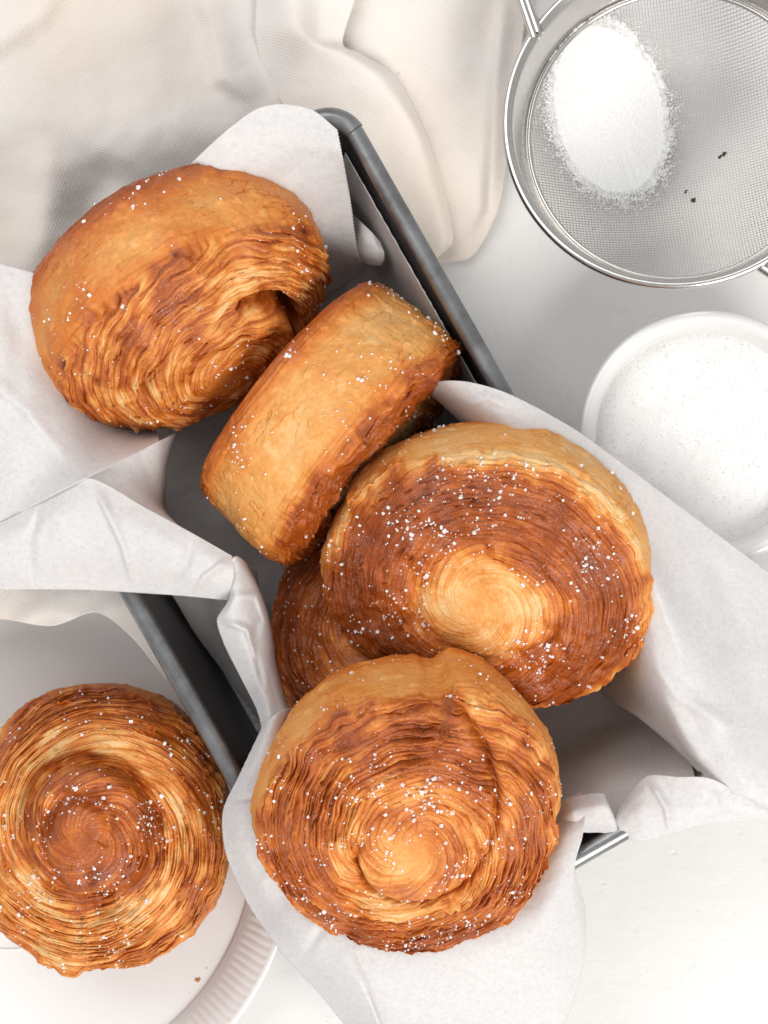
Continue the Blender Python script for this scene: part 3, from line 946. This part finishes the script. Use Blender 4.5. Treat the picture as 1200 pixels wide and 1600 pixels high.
    bl = smooth(.30, .62, pn(px_ * 2.6, py_ * 2.6, pz_ * 2.6 + seed + 13))
    dr = dr + (-.00042 * crk + .00035 * bl) * damp * CAP
    # laminations showing near both rims of the side
    eb = np.exp(-(VV / .16)**2) + .9 * np.exp(-((1 - VV) / .15)**2)
    lam = pn(px_ * .8, py_ * .8, pz_ * 14 + seed + 4)
    dr = dr + .0007 * eb * lam * damp * CAP
    rad2 = rad + dr
    Vs = np.stack([rad2 * np.cos(TT), rad2 * np.sin(TT), zz], -1)
    bs = np.interp(VV, [p[0] for p in side], [p[1] for p in side])
    bs = bs + .13 * big + .035 * lin_ * (.4 + 2 * eb) + .04 * fin + .14 * eb * lam
    bs = bs + .13 * crk - .06 * bl
    bs = np.where(CAP < 1, .75 + .15 * big, bs)
    top_b = bake[-1][None]
    bs = top_b * (1 - smooth(0, .10, VV)) + bs * smooth(0, .10, VV)
    Fs = grid_faces(len(v), NA, wrap_v=True)
    build('side_crust', Vs.reshape(-1, 3), Fs[:, ::-1], CRUST, root, attrs={'bake': np.clip(bs, 0, 1)})
    # ---------------- sugar grains
    if sugar:
        g2 = np.random.default_rng(int(seed * 100) + 1)
        pts = []
        cl = pn(nx * .75, ny * .75, seed + 40) + .6 * pn(nx * 2.6, ny * 2.6, seed + 41)
        wgt = RH * np.clip(cl + .35, 0.03, None)**1.6 * (RH > sugar_r[0]) * (RH < sugar_r[1])
        wgt = wgt.ravel() / wgt.sum()
        idx = g2.choice(wgt.size, int(sugar * (1 - sugar_side)), replace=False, p=wgt)
        pts.append(Vf.reshape(-1, 3)[idx])
        w2 = (np.clip(big + .2, 0.02, None)**1.5 * (VV < .97) * (VV > .01) * (CAP == 1)).ravel()
        idx = g2.choice(w2.size, int(sugar * sugar_side), replace=False, p=w2 / w2.sum())
        pts.append(Vs.reshape(-1, 3)[idx])
        pts = np.concatenate(pts)
        sz = np.clip(g2.lognormal(-7.92, .46, len(pts)), .00016, .0010)
        V, F = crystals(len(pts), sz)
        nrm = pts / np.linalg.norm(pts, axis=1)[:, None]
        V = V + (pts + nrm * sz[:, None] * .25)[:, None, :]
        so = build('sugar_crystals', V.reshape(-1, 3), F, SUGAR, root, smooth_shade=False)
        so['kind'] = 'stuff'
    return root


def mod_c(b, RH, A):
    d = np.cos(np.radians(A - 225))
    return b + .10 * d * smooth(.4, .7, RH) - .12 * np.cos(np.radians(A - 75)) * smooth(.85, 1, RH)


# round pastry facing up in the middle right of the pan
pastry('large dark caramelised swirl pastry with a pale smooth centre, leaning on the right rim', 765, 888, .058, 248, 27, .0440, .036, 1.3,
       face=[(0, .16), (.15, .10), (.30, .12), (.38, .28), (.48, .66), (.6, .71), (.78, .79), (.9, .67), (.97, .36), (1, .22)],
       side=[(0, .2), (.2, .16), (.6, .18), (.85, .35), (1, .7)],
       layers=18, lay_bake=.16, groove=[[(430, .50, .9, .03), (330, .46, 1.0, .035), (250, .40, 1.4, .04), (180, .38, 1.4, .04), (90, .36, .8, .04), (0, .28, .8, .04), (-90, .18, .7, .05)]],
       ell=(1.05, .97), ell_rot=-10, seam=150, seam_amt=.05, dome=.007, sugar=900, sugar_r=(.30, 1), face_mod=mod_c, lay_amp=.0006)
# front pastry
pastry('glossy orange-brown swirl pastry at the front of the pan with a deep crescent groove', 632, 1252, .074, 277, 25, .0415, .037, 2.1,
       face=[(0, .22), (.2, .30), (.33, .46), (.4, .30), (.48, .36), (.65, .54), (.9, .60), (1, .42)],
       side=[(0, .3), (.15, .24), (.6, .24), (.85, .32), (1, .55)],
       groove=[[(78, 1.0, 3.4, .03), (62, .84, 3.2, .035), (42, .69, 3.0, .035), (20, .58, 2.6, .035), (-20, .49, 2.0, .03), (-50, .45, 3.4, .03), (-75, .43, 10.0, .040), (-130, .41, 10.0, .040),
                (-165, .36, 2.2, .03), (-200, .32, 1.0, .04), (-260, .26, .8, .05), (-330, .16, .7, .05)]],
       ell=(1.0, 1.02), seam=78, seam_amt=.10, dome=.006, sugar=950, lay_amp=.0018, layers=12, lay_bake=.2, ov=.0011, notch=.6)
# dark one beneath them
pastry('dark brown pastry mostly hidden beneath the two large swirls', 628, 1010, .030, 160, 22, .0400, .036, 3.7,
       face=[(0, .5), (.4, .62), (.9, .70), (1, .6)], side=[(0, .45), (1, .6)], groove=[[(300, .6, 1.0, .03), (100, .5, 1.0, .03), (-100, .3, 1.0, .04)]],
       NA=400, NF=150, NS=50, sugar=300, flakes=250, layers=12)
# top left, standing on edge
pastry('golden flaky pastry standing on edge below the upper flap, with a dark hollow', 278, 464, .052, -57, 67, .0432, .036, 4.4,
       face=[(0, .30), (.3, .36), (.6, .40), (.85, .44), (1, .42)],
       side=[(0, .46), (.12, .36), (.4, .27), (.7, .38), (.88, .62), (1, .78)],
       groove=[[(-60, .50, .8, .04), (-40, .54, 6.0, .05), (-20, .57, 14, .05), (20, .60, 15, .055), (40, .62, 15, .055), (58, .61, 3, .05), (100, .55, 1.4, .04), (140, .55, 2.5, .04), (152, .57, 6, .04), (165, .57, 1.5, .04), (230, .40, .8, .04)]],
       local_angles=True, dome=.014, sugar=340, sugar_side=.4, lay_amp=.0012, ell=(1.01, .90), lay_bake=.30, bulge=.05, taper=.03, layers=15)
# middle, seen from its smooth side
pastry('smooth tan pastry on edge between the flaky one and the pale-centred swirl', 525, 668, .047, -40, 82, .0395, .039, 5.2,
       face=[(0, .08), (.45, .10), (.55, .35), (.66, .68), (.95, .68), (1, .5)],
       side=[(0, .62), (.08, .40), (.2, .2), (.5, .16), (.72, .2), (.86, .40), (1, .66)],
       groove=[[(400, .55, 1.2, .04), (200, .5, 1.2, .04), (0, .3, 1.0, .04)]],
       local_angles=True, dome=-.004, sugar=620, sugar_side=.62, bulge=.03, taper=.02, wob=.02, lay_bake=.16, NF=150, NS=130, flakes=150, ell=(1.04, .96), layers=12)


# ------------------------------------------------------------------ plate and its pastry
plc = P(4, 1317, .016)
plate = thing('dessert_plate', 'white fluted dessert plate half hidden by the napkin, carrying one pastry', 'plate', (plc[0], plc[1], 0))
RP = 460 * K * (CAM_H - .016)
prof = [(.0001, .0040), (.020, .0040), (.0335, .0041), (.0350, .0047), (.0362, .0046), (.045, .0050), (RP - .0165, .0064), (RP - .0135, .0076), (RP - .0120, .0092),
        (RP - .010, .0110), (RP - .006, .0140), (RP - .0022, .0163), (RP - .0010, .0168), (RP - .0001, .0166), (RP, .0158), (RP - .0008, .0148), (RP - .006, .0118), (RP - .014, .0050), (RP - .022, .0026), (.045, .0020), (.043, .0006), (.036, .0006), (.034, .0024), (.0001, .0026)]


def flute(r, z, th):
    w = smooth(RP - .0125, RP - .0095, r) * (1 - smooth(RP - .0028, RP - .0015, r))
    return r, z + .00036 * w * np.abs(np.sin(th * 100)) - .0003 * w


V, F = lathe(resample(prof, 120), 100 * 2 * 6, flute)
build('plate_body', V, F, CERAMIC, plate)


def mod_f(b, RH, A):
    return b + .16 * np.cos(np.radians(A - 70)) * smooth(.4, .8, RH) - .05


pastry('spiral pastry with a raised dark knob on the white plate', 166, 1292, .0265, 100, 4, .0415, .036, 6.6,
       face=[(0, .66), (.12, .48), (.25, .70), (.40, .72), (.49, .66), (.56, .36), (.62, .36), (.75, .44), (.92, .48), (1, .42)],
       side=[(0, .4), (.3, .42), (.8, .45), (1, .7)],
       groove=[[(215, .66, .8, .03), (170, .58, 1.8, .035), (130, .55, 3.5, .05), (100, .52, 5, .05), (60, .50, 5, .05), (25, .49, 3.0, .05), (-20, .47, 2.2, .05), (-60, .45, 3.0, .05), (-95, .42, 3.2, .05),
                (-140, .37, 3.0, .05), (-200, .31, 2.8, .05), (-270, .24, 2.6, .05), (-330, .17, 2.0, .05), (-400, .10, .8, .05)]],
       seam=265, seam_amt=.10, dome=.010, ell=(.95, 1.03), ell_rot=15, sugar=700, lay_amp=.0013, layers=14, lay_bake=.28, face_mod=mod_f, taper=.1, ov=.0008,
       face_z=[(0, 8.5), (.2, 8.5), (.40, 7.0), (.52, 0), (.68, .8), (.8, 1.0), (1, 0)])

for i, (px, py, s) in enumerate(((310, 1531, .0013), (322, 1512, .0006), (296, 1552, .0005))):
    V, F = crystals(3, np.array((s, s * .7, s * .6)))
    q = P(px, py, .0062)
    V = V + q + rng.uniform(-.4, .4, (3, 1, 3)) * s * np.array((1, 1, 0))
    o = build('crumb', V.reshape(-1, 3) - q, F, CRUMB, None, smooth_shade=False)
    o.location = q
    tag(o, ('largest brown crumb on the plate below the spiral pastry', 'tiny crumb on the plate just above the largest crumb', 'tiny crumb on the plate just below the largest crumb')[i], 'crumb', 'crumbs on the plate')

# ------------------------------------------------------------------ sieve
sv_z = .047
sc_ = P(1057, 185, sv_z)
sieve = thing('sieve', 'round fine mesh steel sieve holding a heap of sugar', 'sieve', sc_)
RS = 273 * K * (CAM_H - sv_z)
tilt = Vector((-.13, .13, 1)).normalized()
sieve.rotation_euler = Vector((0, 0, 1)).rotation_difference(tilt).to_euler()
th = np.linspace(0, 2 * np.pi, 180, endpoint=False)
V, F = tube(np.column_stack([(RS - .0013) * np.cos(th), (RS - .0013) * np.sin(th), 0 * th]), .0013, 12, closed=True)
build('rim_wire', V, F, STEEL, sieve)
BD = .0160
RI = RS - .0064
V, F = lathe(resample([(RS - .0016, .0004), (RS - .0028, -.0002), (RS - .0036, -.004), (RI + .0008, -BD + .001), (RI - .0002, -BD), (RI - .0012, -BD - .0004)], 24), 180)
o = build('steel_band', V, F, STEEL, sieve)
md = o.modifiers.new('thickness', 'SOLIDIFY'); md.thickness = .0006; md.offset = 0
V, F = tube(np.column_stack([(RI - .0006) * np.cos(th), (RI - .0006) * np.sin(th), 0 * th - BD]), .0007, 8, closed=True)
build('mesh_binding', V, F, STEEL, sieve)
DEPTH = .026


def bowl_z(r):
    t = np.clip(r / RI, 0, 1)
    return -BD - DEPTH * (1 - t**2.3)


pitch, wr_ = .00094, .00013
parts = []
lines = np.arange(-RI + pitch / 2, RI, pitch)
ca, sa = math.cos(.12), math.sin(.12)
for d in (0, 1):
    for li, c in enumerate(lines):
        half = math.sqrt(max(RI**2 - c**2, 0))
        if half < .002:
            continue
        m = max(10, int(half * 2 / .0014))
        t = np.linspace(-half, half, m)
        x, y = (np.full(m, c), t) if d == 0 else (t, np.full(m, c))
        z = bowl_z(np.hypot(x, y)) + (.00012 if d else -.00012)
        path = np.column_stack([x * ca - y * sa, x * sa + y * ca, z])
        parts.append(tube(path, wr_, 4))
V, F = join(parts)
o = build('wire_mesh', V, F, WIRE, sieve)
o['kind'] = 'stuff'
inv = (Matrix.Translation(sc_) @ sieve.rotation_euler.to_matrix().to_4x4()).inverted()


def to_sieve(px, py, z):
    return np.array(inv @ Vector(P(px, py, z)))


# handle: two wires leaving at the upper left; rest hook at the lower right
for off in (0, 1):
    a0 = math.radians(144.6 + 2.2 * off)
    base = np.array((math.cos(a0), math.sin(a0), 0)) * (RS - .001)
    dirn = np.array((-.30, .93, -.06)); dirn /= np.linalg.norm(dirn)
    pth = np.array([base + dirn * t + np.array((0, 0, .0005)) for t in np.linspace(-.002, .10, 20)])
    V, F = tube(pth, .0015, 10)
    build('handle_wire', V, F, STEEL, sieve)
a0 = math.radians(-62.5)
for k in (0,):
    base = np.array((math.cos(a0), math.sin(a0), -.001)) * (RS + .0002)
    pth = cr(np.array([base + np.array(v) for v in ((-.001, .002, -.002), (.004, -.002, -.001), (.012, -.0095, -.002), (.020, -.012, -.003), (.026, -.004, -.003))]), 30)
    V, F = tube(pth, .0017, 10)
    build('rest_hook', V, F, STEEL, sieve)

# sugar heap in the sieve
nr, na = 70, 140
rho = np.linspace(0.0, 1, nr); an = np.linspace(0, 2 * np.pi, na, endpoint=False)
RH, TH = np.meshgrid(rho, an, indexing='ij')
rag = 1.0 + .06 * pn(np.cos(TH) * 3, np.sin(TH) * 3, 2.0) + .07 * pn(np.cos(TH) * 14, np.sin(TH) * 14, 5.0)
sp = to_sieve(953, 178, .012)
hxx, hyy = 92 * K * .685, 132 * K * .685
lx = hxx * RH * np.cos(TH) * rag
ly = hyy * RH * np.sin(TH) * rag
lx, ly = lx * math.cos(.12) - ly * math.sin(.12), lx * math.sin(.12) + ly * math.cos(.12)
X, Y = sp[0] + lx, sp[1] + ly
bz = bowl_z(np.hypot(X, Y))
Hh = .0042 * (1 - RH**2.0)**1.3
Z = bz + .0004 + Hh + .00012 * fbm(X / .0012, Y / .0012, 1.0, 3) * smooth(0, .002, Hh)
V = np.stack([X, Y, Z], -1)
Mx = inv.inverted()
Vw = np.array([Mx @ Vector(p) for p in V.reshape(-1, 3)])
heap = thing('sugar_heap', 'white heap of fine sugar lying inside the mesh sieve', 'sugar', tuple(Vw.mean(0)))
cen = Vw.mean(0)
o = build('heap', Vw - cen, grid_faces(nr, na, wrap_v=True), BED, heap)
ng = 7000
ga = rng.uniform(0, 2 * np.pi, ng); gr_ = np.clip(.98 + np.abs(rng.normal(0, .12, ng)) - .07, .2, 1.45)
gx, gy = hxx * gr_ * np.cos(ga), hyy * gr_ * np.sin(ga)
gx, gy = gx * math.cos(.12) - gy * math.sin(.12) + sp[0], gx * math.sin(.12) + gy * math.cos(.12) + sp[1]
keep = (np.hypot(gx, gy) < RI - .001) & (rng.uniform(0, 1, len(gx)) < .35 + .65 * smooth(-.3, .4, pn(gx / .006, gy / .006, 9.0)))
gx, gy, gr_ = gx[keep], gy[keep], gr_[keep]
gz = bowl_z(np.hypot(gx, gy)) + .0004 + rng.uniform(0, .0006, len(gx)) * np.clip(1.25 - gr_, 0, .4) * 2.5 + .0042 * np.clip(1 - gr_**2, 0, 1)**1.3
sz = rng.uniform(.00022, .00048, len(gx))
V, F = crystals(len(gx), sz)
G = np.array([Mx @ Vector(p) for p in np.column_stack([gx, gy, gz])])
o = build('loose_grains', (V + (G - cen)[:, None, :]).reshape(-1, 3), F, BED, heap, smooth_shade=False)
o['kind'] = 'stuff'
for i, (px, py) in enumerate(((1124, 246), (1131, 241), (1071, 300), (1083, 313))):
    l = to_sieve(px, py, .02)
    for _ in range(6):
        zz = float(bowl_z(np.hypot(l[0], l[1])))
        wpt = Mx @ Vector((l[0], l[1], zz + .0006))
        l = to_sieve(px, py, wpt.z)
    V, F = crystals(2, np.array((.0009, .0006)))
    V[1] += .0004
    o = build('speck', V.reshape(-1, 3), F, DARKSPECK, None, smooth_shade=False)
    o.location = wpt
    tag(o, ('dark speck on the sieve mesh, lower left of the upper pair', 'dark speck on the sieve mesh, upper right of the upper pair', 'dark speck on the sieve mesh, upper left of the lower pair', 'dark speck on the sieve mesh, lower right of the lower pair')[i], 'speck', 'dark specks on the sieve mesh')

# ------------------------------------------------------------------ sugar bowl
bz_ = .034
bc = P(1106, 684, bz_)
bowl = thing('sugar_bowl', 'round white ceramic bowl filled with sugar, partly under the parchment', 'bowl', (bc[0], bc[1], 0))
RB = 201 * K * (CAM_H - bz_)
prof = [(.0001, .0016), (.012, .0016), (RB * .66, .0018), (RB * .74, .0010), (RB * .80, .0022), (RB * .88, .010), (RB * .965, .024), (RB * .992, bz_ - .0018), (RB, bz_ - .0006), (RB - .0006, bz_ + .0004), (RB - .0020, bz_ + .0008),
        (RB - .0036, bz_ + .0002), (RB - .0048, bz_ - .0016), (RB - .0062, .024), (RB * .80, .012), (RB * .68, .0064), (.0001, .0055)]
V, F = lathe(resample(prof, 110), 160)
build('bowl_body', V, F, CERAMIC, bowl)
sug = thing('bowl_sugar', 'granulated white sugar filling the ceramic bowl', 'sugar', (bc[0], bc[1], .0245))
nr, na = 110, 220
RH, TH = np.meshgrid(np.linspace(0, 1, nr), np.linspace(0, 2 * np.pi, na, endpoint=False), indexing='ij')
rs_ = RB - .0062
X, Y = rs_ * RH * np.cos(TH), rs_ * RH * np.sin(TH)
Zs = .0010 * fbm(X / .012, Y / .012, 4.0, 3) * (1 - RH**6) + .00008 * fbm(X / .0009, Y / .0009, 7.0, 2) - .0008 * RH**8
build('sugar_surface', np.stack([X, Y, Zs], -1).reshape(-1, 3), grid_faces(nr, na, wrap_v=True), BED, sug)
ng = 700
q = np.sqrt(rng.uniform(0, 1, ng)) * (rs_ - .0004); a = rng.uniform(0, 2 * np.pi, ng)
gx, gy = q * np.cos(a), q * np.sin(a)
gz = .0010 * fbm(gx / .012, gy / .012, 4.0, 3) * (1 - (q / rs_)**6) - .0008 * (q / rs_)**8 + .0001
V, F = crystals(ng, rng.uniform(.0002, .0004, ng))
o = build('sugar_grains', (V + np.column_stack([gx, gy, gz])[:, None, :]).reshape(-1, 3), F, BED, sug, smooth_shade=False)
o['kind'] = 'stuff'
